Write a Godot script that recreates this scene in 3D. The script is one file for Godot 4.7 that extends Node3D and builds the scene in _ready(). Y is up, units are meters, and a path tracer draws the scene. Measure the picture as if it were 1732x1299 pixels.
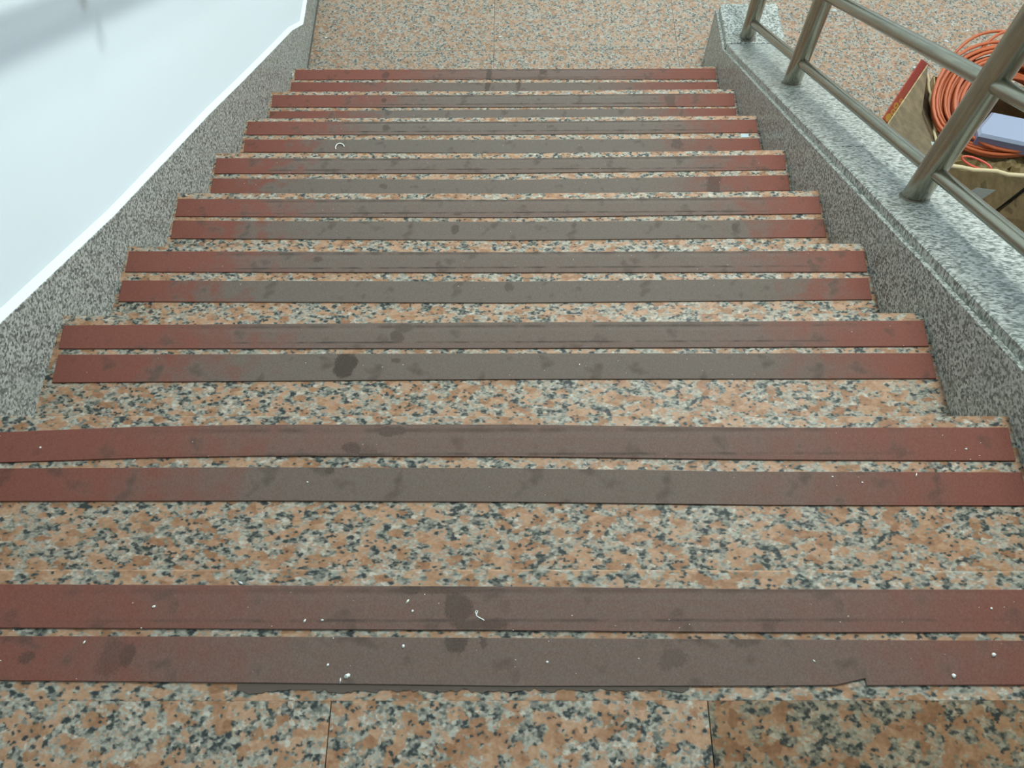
extends Node3D

# ---- measured frame of the place (metres; y up, stairs descend towards -z) ----
const RISE := 0.16
const RUN := 0.2912
const NOSE := 0.2514          # first nosing is at z = -NOSE
const WL := -0.906            # face of the grey granite skirting on the left
const WR := 0.801             # face of the grey granite parapet on the right
const LOW := -1.44            # lower floor
const CEIL := 2.45
const FAR := -6.6
const BACK := 2.3
const EAST := 4.4

var rng := RandomNumberGenerator.new()
var used := {}
var pink: StandardMaterial3D
var pink_dirty: StandardMaterial3D
var pink_floor: StandardMaterial3D
var grey: StandardMaterial3D
var steel: StandardMaterial3D
var white: StandardMaterial3D
var pink_pale: PackedByteArray
var noise_fine: PackedByteArray
var noise_long: PackedByteArray
var noise_blot: PackedByteArray

func _ready() -> void:
	rng.seed = 20
	# camera
	var cam := Camera3D.new()
	cam.name = "camera"
	cam.transform = Transform3D(Basis(Vector3(0.999967, -0.008169, -0.000213), Vector3(0.003464, 0.447374, -0.89434), Vector3(0.007401, 0.89431, 0.447387)), Vector3(0, 1.0452, 0))
	cam.fov = 51.0677
	cam.near = 0.05
	cam.far = 60.0
	add_child(cam)
	cam.current = true
	# surroundings and exposure
	var env := Environment.new()
	env.background_mode = Environment.BG_COLOR
	env.background_color = Color(0.02, 0.02, 0.02)
	env.tonemap_mode = Environment.TONE_MAPPER_LINEAR
	env.tonemap_exposure = 1.74
	env.sdfgi_enabled = true
	env.ssao_enabled = true
	env.ssil_enabled = true
	var we := WorldEnvironment.new()
	we.name = "surroundings"
	we.environment = env
	add_child(we)
	# lamps: ceiling light panels over the lower stairs and the hall
	ceiling_lamp(Vector3(1.0, CEIL, -2.15), Vector2(0.30, 1.2), 5.0, "white ceiling light panel above the lower half of the stairs")
	ceiling_lamp(Vector3(1.0, CEIL, -5.0), Vector2(0.30, 1.2), 3.2, "white ceiling light panel above the far end of the landing")
	window_light(Vector3(EAST, 0.7, -2.8), Vector2(2.6, 1.5), 0.48)

	make_noises()
	make_materials()
	build_shell()
	build_stairs()
	build_left_wall()
	build_parapet()
	build_strips()
	build_railing()
	build_wall_rail()
	build_box()
	build_litter()

# ------------------------------------------------------------------ naming
func numbered(called: String) -> String:
	if not used.has(called):
		used[called] = 0
		return called
	used[called] += 1
	return "%s_%03d" % [called, used[called]]

func base(called: String, at := Vector3.ZERO) -> Node3D:
	var o := Node3D.new()
	o.name = numbered(called)
	add_child(o)
	o.position = at
	return o

func tag(o: Node3D, label: String, category: String, group := "", kind := "") -> void:
	o.set_meta("label", label)
	if category:
		o.set_meta("category", category)
	if group:
		o.set_meta("group", group)
	if kind:
		o.set_meta("kind", kind)

func part(called: String, mesh: Mesh, mat: Material, parent: Node3D) -> MeshInstance3D:
	var m := MeshInstance3D.new()
	m.name = called if parent != self else numbered(called)
	m.mesh = mesh
	m.material_override = mat
	parent.add_child(m, true)
	return m

# ------------------------------------------------------------------ mesh helpers
func tri(st: SurfaceTool, p: Array, n: Array, uv: Array) -> void:
	var nn: Vector3 = n[0] + n[1] + n[2]
	var order := [0, 1, 2]
	if (p[1] - p[0]).cross(p[2] - p[0]).dot(nn) > 0.0:
		order = [0, 2, 1]
	for i in order:
		st.set_normal(n[i])
		st.set_uv(uv[i])
		st.add_vertex(p[i])

func quad(st: SurfaceTool, a: Vector3, b: Vector3, c: Vector3, d: Vector3, n: Vector3, ua := Vector2.ZERO, ub := Vector2.ZERO, uc := Vector2.ZERO, ud := Vector2.ZERO) -> void:
	tri(st, [a, b, c], [n, n, n], [ua, ub, uc])
	tri(st, [a, c, d], [n, n, n], [ua, uc, ud])

func begin() -> SurfaceTool:
	var st := SurfaceTool.new()
	st.begin(Mesh.PRIMITIVE_TRIANGLES)
	return st

# A slab: outline poly in the local xz plane (x, z), top face at local y = top, chamfered upper edge, set in space by t.
# uv: metres times uvs plus off; with uvbox the outline's bounding box fills 0..1.
func slab(poly: PackedVector2Array, top: float, thick: float, bevel: float, t := Transform3D(), uvs := Vector2.ONE, off := Vector2.ZERO, uvbox := false) -> ArrayMesh:
	var st := begin()
	slab_into(st, poly, top, thick, bevel, t, uvs, off, uvbox)
	return st.commit()

func slab_into(st: SurfaceTool, poly: PackedVector2Array, top: float, thick: float, bevel: float, t := Transform3D(), uvs := Vector2.ONE, off := Vector2.ZERO, uvbox := false) -> void:
	var n := poly.size()
	var area := 0.0
	for i in n:
		area += poly[i].cross(poly[(i + 1) % n])
	var sgn := signf(area)
	var outn: Array[Vector2] = []
	for i in n:
		var e := (poly[(i + 1) % n] - poly[i]).normalized()
		outn.append(Vector2(e.y, -e.x) * sgn)
	var inner := PackedVector2Array()
	for i in n:
		var m := outn[(i - 1 + n) % n] + outn[i]
		var s := m.normalized()
		var c := maxf(0.35, s.dot(outn[i]))
		inner.append(poly[i] - s * (bevel / c))
	var lo := poly[0]
	var hi := poly[0]
	for p in poly:
		lo = lo.min(p)
		hi = hi.max(p)
	var uvf := func(p: Vector2) -> Vector2:
		return (p - lo) / (hi - lo) if uvbox else p * uvs + off
	var basis := t.basis
	var up := (basis * Vector3.UP).normalized()
	var idx := Geometry2D.triangulate_polygon(inner)
	for k in range(0, idx.size(), 3):
		var pp := []
		var uu := []
		for j in 3:
			var q := inner[idx[k + j]]
			pp.append(t * Vector3(q.x, top, q.y))
			uu.append(uvf.call(q))
		tri(st, pp, [up, up, up], uu)
		var pb := []
		for j in 3:
			var q := poly[idx[k + j]]
			pb.append(t * Vector3(q.x, top - thick, q.y))
		tri(st, pb, [-up, -up, -up], uu)
	for i in n:
		var j := (i + 1) % n
		var a := poly[i]
		var b := poly[j]
		var ia := inner[i]
		var ib := inner[j]
		var on := (basis * Vector3(outn[i].x, 0, outn[i].y)).normalized()
		if bevel > 0.0:
			var bn := (on + up).normalized()
			quad(st, t * Vector3(ia.x, top, ia.y), t * Vector3(ib.x, top, ib.y), t * Vector3(b.x, top - bevel, b.y), t * Vector3(a.x, top - bevel, a.y), bn, uvf.call(ia), uvf.call(ib), uvf.call(b), uvf.call(a))
		var down := outn[i] * (thick - bevel)
		quad(st, t * Vector3(a.x, top - bevel, a.y), t * Vector3(b.x, top - bevel, b.y), t * Vector3(b.x, top - thick, b.y), t * Vector3(a.x, top - thick, a.y), on, uvf.call(a), uvf.call(b), uvf.call(b + down), uvf.call(a + down))

func rect(x0: float, x1: float, z0: float, z1: float) -> PackedVector2Array:
	return PackedVector2Array([Vector2(x0, z0), Vector2(x1, z0), Vector2(x1, z1), Vector2(x0, z1)])

func block(lo: Vector3, hi: Vector3, bevel := 0.0) -> ArrayMesh:
	return slab(rect(lo.x, hi.x, lo.z, hi.z), hi.y, hi.y - lo.y, bevel)

# Round tube along a path, rounded ends closed.
func tube(st: SurfaceTool, path: PackedVector3Array, r: float, sides := 12, closed := false) -> void:
	var n := path.size()
	var frames := []
	var side := Vector3.ZERO
	for i in n:
		var d: Vector3
		if closed:
			d = path[(i + 1) % n] - path[(i - 1 + n) % n]
		else:
			d = path[mini(i + 1, n - 1)] - path[maxi(i - 1, 0)]
		d = d.normalized()
		if side == Vector3.ZERO:
			side = d.cross(Vector3.UP if absf(d.y) < 0.9 else Vector3.RIGHT).normalized()
		else:
			side = (side - d * side.dot(d)).normalized()
		frames.append([d, side, d.cross(side)])
	var last := n if closed else n - 1
	var run := 0.0
	for i in last:
		var j := (i + 1) % n
		var step := path[i].distance_to(path[j])
		for k in sides:
			var a0 := TAU * k / sides
			var a1 := TAU * (k + 1) / sides
			var n00: Vector3 = frames[i][1] * cos(a0) + frames[i][2] * sin(a0)
			var n01: Vector3 = frames[i][1] * cos(a1) + frames[i][2] * sin(a1)
			var n10: Vector3 = frames[j][1] * cos(a0) + frames[j][2] * sin(a0)
			var n11: Vector3 = frames[j][1] * cos(a1) + frames[j][2] * sin(a1)
			var u0 := float(k) / sides
			var u1 := float(k + 1) / sides
			tri(st, [path[i] + n00 * r, path[j] + n10 * r, path[j] + n11 * r], [n00, n10, n11], [Vector2(u0, run), Vector2(u0, run + step), Vector2(u1, run + step)])
			tri(st, [path[i] + n00 * r, path[j] + n11 * r, path[i] + n01 * r], [n00, n11, n01], [Vector2(u0, run), Vector2(u1, run + step), Vector2(u1, run)])
		run += step
	if not closed:
		for e in [0, n - 1]:
			var d: Vector3 = frames[e][0] * (-1.0 if e == 0 else 1.0)
			for k in sides:
				var a0 := TAU * k / sides
				var a1 := TAU * (k + 1) / sides
				tri(st, [path[e], path[e] + (frames[e][1] * cos(a0) + frames[e][2] * sin(a0)) * r, path[e] + (frames[e][1] * cos(a1) + frames[e][2] * sin(a1)) * r], [d, d, d], [Vector2.ZERO, Vector2.ZERO, Vector2.ZERO])

func pipe(a: Vector3, b: Vector3, r: float, sides := 20) -> ArrayMesh:
	var st := begin()
	tube(st, PackedVector3Array([a, b]), r, sides)
	return st.commit()

# ------------------------------------------------------------------ textures
func field(kind: int, freq: float, w: int, h: int, seed_: int, octaves := 1, warp := 0.0) -> PackedByteArray:
	var f := FastNoiseLite.new()
	f.seed = seed_
	f.frequency = freq
	if kind == 0:
		f.noise_type = FastNoiseLite.TYPE_CELLULAR
		f.cellular_return_type = FastNoiseLite.RETURN_CELL_VALUE
		f.cellular_distance_function = FastNoiseLite.DISTANCE_EUCLIDEAN
		f.cellular_jitter = 1.0
	else:
		f.noise_type = FastNoiseLite.TYPE_SIMPLEX_SMOOTH
	f.fractal_type = FastNoiseLite.FRACTAL_NONE if octaves == 1 else FastNoiseLite.FRACTAL_FBM
	f.fractal_octaves = octaves
	if warp > 0.0:
		f.domain_warp_enabled = true
		f.domain_warp_type = FastNoiseLite.DOMAIN_WARP_SIMPLEX
		f.domain_warp_amplitude = warp
		f.domain_warp_frequency = freq * 1.3
		f.domain_warp_fractal_type = FastNoiseLite.DOMAIN_WARP_FRACTAL_INDEPENDENT
		f.domain_warp_fractal_octaves = 2
	return f.get_seamless_image(w, h, false, false, 0.06, true).get_data()

func make_noises() -> void:
	noise_fine = field(1, 0.22, 512, 512, 3, 2)
	noise_long = field(1, 0.03, 512, 512, 4, 4)
	noise_blot = field(1, 0.012, 512, 512, 5, 3)

func texture(w: int, h: int, data: PackedByteArray) -> ImageTexture:
	return ImageTexture.create_from_image(Image.create_from_data(w, h, false, Image.FORMAT_RGB8, data))

func lut(stops: Array) -> PackedByteArray:   # [[value, Color], ...] -> 256 rgb triples
	var out := PackedByteArray()
	out.resize(768)
	var s := 0
	for v in 256:
		while s < stops.size() - 2 and v > stops[s + 1][0]:
			s += 1
		var k := clampf((v - stops[s][0]) / maxf(1.0, stops[s + 1][0] - stops[s][0]), 0.0, 1.0)
		var c: Color = stops[s][1].lerp(stops[s + 1][1], k)
		out[v * 3] = int(clampf(c.r, 0, 1) * 255)
		out[v * 3 + 1] = int(clampf(c.g, 0, 1) * 255)
		out[v * 3 + 2] = int(clampf(c.b, 0, 1) * 255)
	return out

func c8(r: int, g: int, b: int) -> Color:
	return Color(r / 255.0, g / 255.0, b / 255.0)

func pink_granite() -> ImageTexture:
	var w := 1536
	var big := field(0, 0.060, w, w, 11, 1, 9.0)
	var mid := field(0, 0.125, w, w, 12, 1, 4.0)
	var tiny := field(0, 0.26, w, w, 14, 1, 2.0)
	var tone := field(1, 0.016, w, w, 13, 3)
	# feldspar (big grains); groundmass of quartz, pale feldspar and dark mica (small grains)
	var feld := lut([[0, c8(144, 104, 76)], [50, c8(163, 124, 95)], [100, c8(177, 141, 113)], [140, c8(169, 134, 109)], [200, c8(152, 116, 89)]])
	var ground := lut([[0, c8(48, 53, 53)], [38, c8(56, 60, 58)], [56, c8(98, 98, 90)], [104, c8(130, 127, 116)], [125, c8(152, 147, 134)], [180, c8(174, 169, 155)], [192, c8(160, 128, 104)], [228, c8(172, 140, 116)], [255, c8(190, 184, 170)]])
	var out := PackedByteArray()
	out.resize(w * w * 3)
	var o := 0
	for i in w * w:
		var b := big[i]
		var m := mid[i]
		var f := tiny[i]
		var t := (tone[i] - 128) * 70 / 255
		var s := 0
		if b + t < 118 and f > 30:
			s = clampi(b + (m - 128) / 5, 0, 255) * 3
			var d := (f - 128) / 11
			out[o] = clampi(feld[s] + d, 0, 255)
			out[o + 1] = clampi(feld[s + 1] + d, 0, 255)
			out[o + 2] = clampi(feld[s + 2] + d, 0, 255)
		else:
			s = clampi((m * 3 + f * 2) / 5 + (t / 3), 0, 255)
			s = clampi((s - 128) * 13 / 10 + 128, 0, 255) * 3
			out[o] = ground[s]
			out[o + 1] = ground[s + 1]
			out[o + 2] = ground[s + 2]
		o += 3
	pink_pale = out.duplicate()
	for i in range(0, w * w * 3, 3):
		pink_pale[i] = (out[i] * 7 + 138 * 2) / 9
		pink_pale[i + 1] = (out[i + 1] * 7 + 127 * 2) / 9
		pink_pale[i + 2] = (out[i + 2] * 7 + 116 * 2) / 9
	return softened(w, out, 0.66)

# grains meet in soft edges under the polish
func softened(w: int, data: PackedByteArray, share: float) -> ImageTexture:
	var im := Image.create_from_data(w, w, false, Image.FORMAT_RGB8, data)
	im.resize(int(w * share), int(w * share), Image.INTERPOLATE_LANCZOS if share > 0.9 else Image.INTERPOLATE_BILINEAR)
	return ImageTexture.create_from_image(im)

func grey_granite() -> ImageTexture:
	var w := 1024
	var big := field(0, 0.13, w, w, 21, 1, 7.0)
	var mid := field(0, 0.24, w, w, 22, 1, 4.0)
	var tone := field(1, 0.03, w, w, 23, 3)
	var g := lut([[0, c8(78, 82, 78)], [70, c8(104, 108, 102)], [96, c8(138, 139, 131)], [140, c8(155, 155, 146)], [152, c8(176, 176, 168)], [230, c8(190, 190, 182)], [255, c8(206, 206, 198)]])
	var out := PackedByteArray()
	out.resize(w * w * 3)
	var o := 0
	for i in w * w:
		var v := clampi((big[i] * 2 + mid[i]) / 3 + (tone[i] - 128) / 6, 0, 255) * 3
		out[o] = g[v]
		out[o + 1] = g[v + 1]
		out[o + 2] = g[v + 2]
		o += 3
	return softened(w, out, 0.75)

func make_materials() -> void:
	var pt := pink_granite()
	pink = StandardMaterial3D.new()
	pink.resource_name = "pink_granite"
	pink.albedo_texture = pt
	pink.roughness = 0.50
	pink.metallic_specular = 0.38
	pink_dirty = pink.duplicate()
	pink_dirty.resource_name = "pink_granite_grimy"
	pink_dirty.albedo_color = Color(0.84, 0.80, 0.74)
	pink_dirty.roughness = 0.5
	pink_floor = pink.duplicate()
	pink_floor.resource_name = "pink_granite_floor"
	pink_floor.roughness = 0.32
	pink_floor.albedo_texture = softened(1536, pink_pale, 0.66)
	var gt := grey_granite()
	grey = StandardMaterial3D.new()
	grey.resource_name = "grey_granite"
	grey.albedo_texture = gt
	grey.roughness = 0.30
	steel = StandardMaterial3D.new()
	steel.resource_name = "brushed_steel"
	steel.albedo_color = Color(0.72, 0.70, 0.65)
	steel.metallic = 0.9
	steel.roughness = 0.26
	var sm := PackedByteArray()
	sm.resize(256 * 256 * 3)
	for i in 256 * 256:
		var v := 190 + noise_long[(i % 256) * 512 + (i / 256) % 512] / 6 + noise_fine[(i / 256) * 512 + i % 256] / 14
		sm[i * 3] = mini(v, 255)
		sm[i * 3 + 1] = mini(v, 255)
		sm[i * 3 + 2] = mini(v - 6, 255)
	steel.albedo_texture = texture(256, 256, sm)
	white = StandardMaterial3D.new()
	white.resource_name = "white_paint"
	white.albedo_color = Color(0.92, 0.95, 0.96)
	white.roughness = 0.6

# ------------------------------------------------------------------ lamps
func ceiling_lamp(at: Vector3, size: Vector2, power: float, label: String) -> void:
	var o := base("ceiling_lamp", at)
	tag(o, label, "ceiling light")
	var body := StandardMaterial3D.new()
	body.albedo_color = Color(0.9, 0.9, 0.9)
	part("lamp_housing", block(Vector3(-size.x * 0.5 - 0.03, -0.045, -size.y * 0.5 - 0.03), Vector3(size.x * 0.5 + 0.03, 0, size.y * 0.5 + 0.03), 0.008), body, o)
	var glow := StandardMaterial3D.new()
	glow.albedo_color = Color(0.95, 0.97, 0.95)
	glow.emission_enabled = true
	glow.emission = Color(0.95, 1.0, 0.98)
	glow.emission_energy_multiplier = 2.5
	part("diffuser", block(Vector3(-size.x * 0.5, -0.056, -size.y * 0.5), Vector3(size.x * 0.5, -0.045, size.y * 0.5)), glow, o)
	var l := AreaLight3D.new()
	l.name = "lamp_light"
	l.area_size = size
	l.light_energy = power
	l.light_color = Color(0.95, 1.0, 0.985)
	l.area_range = 14.0
	l.area_attenuation = 2.0
	l.shadow_enabled = true
	o.add_child(l)
	l.position = Vector3(0, -0.062, 0)
	l.rotation_degrees = Vector3(-90, 0, 0)

# frosted window in the hall's right wall: daylight comes through it
func window_light(at: Vector3, size: Vector2, power: float) -> void:
	var o := structure("window_1", at)
	tag(o, "frosted daylight window in the hall's right wall", "", "", "structure")
	var fr := StandardMaterial3D.new()
	fr.albedo_color = Color(0.8, 0.8, 0.8)
	var glow := StandardMaterial3D.new()
	glow.albedo_color = Color(0.8, 0.85, 0.9)
	glow.emission_enabled = true
	glow.emission = Color(0.86, 0.94, 1.0)
	glow.emission_energy_multiplier = 0.8
	var hw := size.x * 0.5
	var hh := size.y * 0.5
	for k in 3:
		var z0 := -hw + k * size.x / 3.0
		part("pane", block(Vector3(-0.02, -hh + 0.02, z0 + 0.02), Vector3(-0.012, hh - 0.02, z0 + size.x / 3.0 - 0.02)), glow, o)
	for k in 4:
		var z0 := -hw + k * size.x / 3.0
		part("mullion", block(Vector3(-0.05, -hh, z0 - 0.025), Vector3(-0.001, hh, z0 + 0.025), 0.004), fr, o)
	for y in [-hh, hh]:
		part("frame_rail", block(Vector3(-0.05, y - 0.03, -hw), Vector3(-0.001, y + 0.03, hw), 0.004), fr, o)
	var l := AreaLight3D.new()
	l.name = "daylight"
	l.area_size = size
	l.light_energy = power * 10.0
	l.light_color = Color(0.86, 0.94, 1.0)
	l.area_range = 14.0
	l.area_attenuation = 2.0
	l.shadow_enabled = true
	o.add_child(l)
	l.position = Vector3(-0.055, 0, 0)
	l.rotation_degrees = Vector3(0, 90, 0)

# ------------------------------------------------------------------ setting
func slope(z: float) -> float:      # height of the line through the nosings
	return (z + NOSE) * RISE / RUN

func structure(called: String, at := Vector3.ZERO) -> Node3D:
	var o := base(called, at)
	o.set_meta("kind", "structure")
	return o

func build_shell() -> void:
	# lower floor and landing: granite tiles on a dark bed, joints recessed
	var low := structure("floor")
	tag(low, "pink granite tiled floor at the foot of the stairs", "", "", "structure")
	var bed := StandardMaterial3D.new()
	bed.albedo_color = Color(0.42, 0.39, 0.35)
	bed.roughness = 0.9
	part("mortar_bed", block(Vector3(WL - 0.1, LOW - 0.10, FAR - 0.1), Vector3(EAST + 0.1, LOW - 0.004, BACK + 0.1)), bed, low)
	var ts := 0.8
	for ix in range(-3, 5):
		for iz in range(-9, 4):
			var x0 := 0.70 + ix * ts
			var x1 := x0 + ts
			var z1 := -2.07 + iz * ts
			var z0 := z1 - ts
			if x1 < WL or x0 > EAST or z1 < FAR or z0 > BACK or (x1 < 0.85 and z0 > -2.4):
				continue
			x0 = maxf(x0, WL - 0.01)
			x1 = minf(x1, EAST)
			z0 = maxf(z0, FAR)
			z1 = minf(z1, BACK)
			if x1 - x0 < 0.05 or z1 - z0 < 0.05:
				continue
			part("tile", slab(rect(x0 + 0.0005, x1 - 0.0005, z0 + 0.0005, z1 - 0.0005), LOW, 0.02, 0.0005, Transform3D(), Vector2(0.75, 0.85), Vector2(rng.randf(), rng.randf())), pink_floor, low)
	# upper floor behind the first step
	var upf := structure("floor")
	tag(upf, "pink granite slabs of the upper floor in front of the first step", "", "", "structure")
	part("mortar_bed", block(Vector3(WL - 0.1, -0.25, -0.092), Vector3(1.03, -0.003, BACK)), bed, upf)
	var xs := [WL - 0.01, -0.2285, 0.2285, 0.66, 1.03]
	for k in 4:
		for r in 4:
			var za := -0.0935 + r * 0.6
			part("floor_slab", slab(rect(xs[k] + 0.0006, xs[k + 1] - 0.0006, za + 0.0006, minf(za + 0.599, BACK)), 0.0, 0.02, 0.0005, Transform3D(), Vector2(0.7, 0.83), Vector2(rng.randf(), rng.randf())), pink_dirty if k >= 2 else pink, upf)
	# walls and ceiling
	var paint := white
	var wf := structure("wall_front")
	tag(wf, "white far wall of the hall", "", "", "structure")
	part("plaster", block(Vector3(WL - 0.3, LOW - 0.1, FAR - 0.15), Vector3(EAST + 0.15, CEIL + 0.1, FAR)), paint, wf)
	var wr := structure("wall_right")
	tag(wr, "white wall on the far side of the hall", "", "", "structure")
	part("plaster", block(Vector3(EAST, LOW - 0.1, FAR), Vector3(EAST + 0.15, CEIL + 0.1, BACK)), paint, wr)
	var wb := structure("wall_back")
	tag(wb, "white wall behind the upper floor", "", "", "structure")
	part("plaster", block(Vector3(WL - 0.3, LOW - 0.1, BACK), Vector3(EAST + 0.15, CEIL + 0.1, BACK + 0.15)), paint, wb)
	var ce := structure("ceiling")
	tag(ce, "flat white ceiling", "", "", "structure")
	part("plaster", block(Vector3(WL - 0.3, CEIL, FAR), Vector3(EAST, CEIL + 0.12, BACK)), paint, ce)

func build_stairs() -> void:
	var s := structure("staircase")
	tag(s, "flight of nine pink granite steps running down to the landing", "", "", "structure")
	# front edge of every step: z at the left end, middle and right end
	var nose := [[-0.2548, -0.2531, -0.2490], [-0.5480, -0.5448, -0.5420], [-0.8400, -0.8378, -0.8382], [-1.1265, -1.1223, -1.1250], [-1.4180, -1.4109, -1.4151], [-1.7045, -1.6980, -1.7048], [-2.0040, -2.0015, -2.0030], [-2.2950, -2.2918, -2.2948], [-2.5937, -2.5859, -2.5902]]
	for k in 9:
		var y := -k * RISE
		var n: Array = nose[k]
		var back := -0.0905 if k == 0 else -NOSE - (k - 1) * RUN + 0.03
		var poly := PackedVector2Array([Vector2(WL - 0.005, n[0]), Vector2(-0.013, n[1]), Vector2(WR + 0.005, n[2]), Vector2(WR + 0.005, back), Vector2(WL - 0.005, back)])
		part("tread", slab(poly, y, 0.03, 0.0025, Transform3D(), Vector2(0.58, 0.90), Vector2(rng.randf(), rng.randf())), pink, s)
		var rz: float = minf(n[0], minf(n[1], n[2])) + 0.022
		part("riser", block(Vector3(WL - 0.005, y - RISE, rz), Vector3(WR + 0.005, y - 0.03, rz + 0.02)), pink, s)
	# concrete core
	var core := StandardMaterial3D.new()
	core.albedo_color = Color(0.45, 0.44, 0.42)
	core.roughness = 0.95
	for k in 9:
		var y := -k * RISE - 0.031
		var z1 := -NOSE - k * RUN + 0.05
		part("core", block(Vector3(WL - 0.004, LOW, z1), Vector3(WR + 0.004, y, z1 + RUN + 0.001)), core, s)

# A wall plate: outline in (z, y), face towards +x or -x.
func wall_plate(outline: PackedVector2Array, face_x: float, thick: float, towards: float, bevel: float, uvs: Vector2, off: Vector2) -> ArrayMesh:
	var t := Transform3D(Basis(Vector3(0, 0, 1), Vector3(towards, 0, 0), Vector3(0, 1, 0)), Vector3(face_x - towards * 0.0, 0, 0))
	return slab(outline, 0.0, thick, bevel, t, uvs, off)

func build_left_wall() -> void:
	var w := structure("wall_left")
	tag(w, "white painted wall along the left side of the stairs", "", "", "structure")
	part("plaster", block(Vector3(WL - 0.25, LOW - 0.1, FAR), Vector3(WL - 0.012, CEIL + 0.1, BACK)), white, w)
	# granite skirting that steps down with the stairs: top edge follows the flight
	var b := structure("baseboard_left")
	tag(b, "grey speckled granite skirting following the steps along the white wall", "", "", "structure")
	var ztop := [0.30, -0.10, -0.41, -0.71, -1.152, -1.505, -1.78, -2.062, -2.405, -2.732, -2.895, -3.30, -4.1, -4.9, -5.7, FAR]
	var ytop := [0.098, 0.098, -0.012, -0.152, -0.398, -0.577, -0.716, -0.866, -1.045, -1.214, -1.318, -1.318, -1.318, -1.318, -1.318, -1.318]
	var joints := [0.30, -0.41, -1.07, -1.70, -2.405, -2.895, -3.9, -4.9, -5.7, FAR]
	for j in joints.size() - 1:
		var za: float = joints[j]
		var zb: float = joints[j + 1]
		var up := PackedVector2Array()
		up.append(Vector2(za - 0.0002, height_at(ztop, ytop, za)))
		for i in ztop.size():
			if ztop[i] < za - 0.01 and ztop[i] > zb + 0.01:
				up.append(Vector2(ztop[i], ytop[i]))
		up.append(Vector2(zb + 0.0002, height_at(ztop, ytop, zb)))
		var lowz := maxf(LOW, slope(zb) - 0.40)
		var lowa := maxf(LOW, slope(za) - 0.40)
		up.append(Vector2(zb + 0.0002, lowz))
		up.append(Vector2(za - 0.0002, lowa))
		part("granite_panel", wall_plate(up, WL, 0.02, 1.0, 0.0008, Vector2(1.6, 1.9), Vector2(rng.randf(), rng.randf())), grey, b)
	# painted plaster fillet over the skirting
	var st := begin()
	for i in ztop.size() - 1:
		var a0 := Vector3(WL - 0.0005, ytop[i] - 0.002, ztop[i])
		var b0 := Vector3(WL - 0.0005, ytop[i + 1] - 0.002, ztop[i + 1])
		var a1 := Vector3(WL - 0.013, ytop[i] + 0.017, ztop[i])
		var b1 := Vector3(WL - 0.013, ytop[i + 1] + 0.017, ztop[i + 1])
		var nn := (b0 - a0).cross(a1 - a0).normalized()
		if nn.x < 0:
			nn = -nn
		quad(st, a0, b0, b1, a1, nn)
		quad(st, a0 + Vector3(-0.013, 0, 0), b0 + Vector3(-0.013, 0, 0), b0, a0, Vector3(0, -1, 0))
	part("plaster_fillet", st.commit(), white, w)

func height_at(zs: Array, ys: Array, z: float) -> float:
	for i in zs.size() - 1:
		if z <= zs[i] and z >= zs[i + 1]:
			return lerpf(ys[i], ys[i + 1], (z - zs[i]) / (zs[i + 1] - zs[i]))
	return ys[0] if z > zs[0] else ys[-1]

const CAP_IN := 0.094     # top of the side panel above the nosing line
const CAP_TOP := 0.119    # top of the cap above the nosing line
const CAP_X1 := 1.040
const CAP_LEVEL := -1.146
const P_END := -2.795
const KNEE := -2.566

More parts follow.
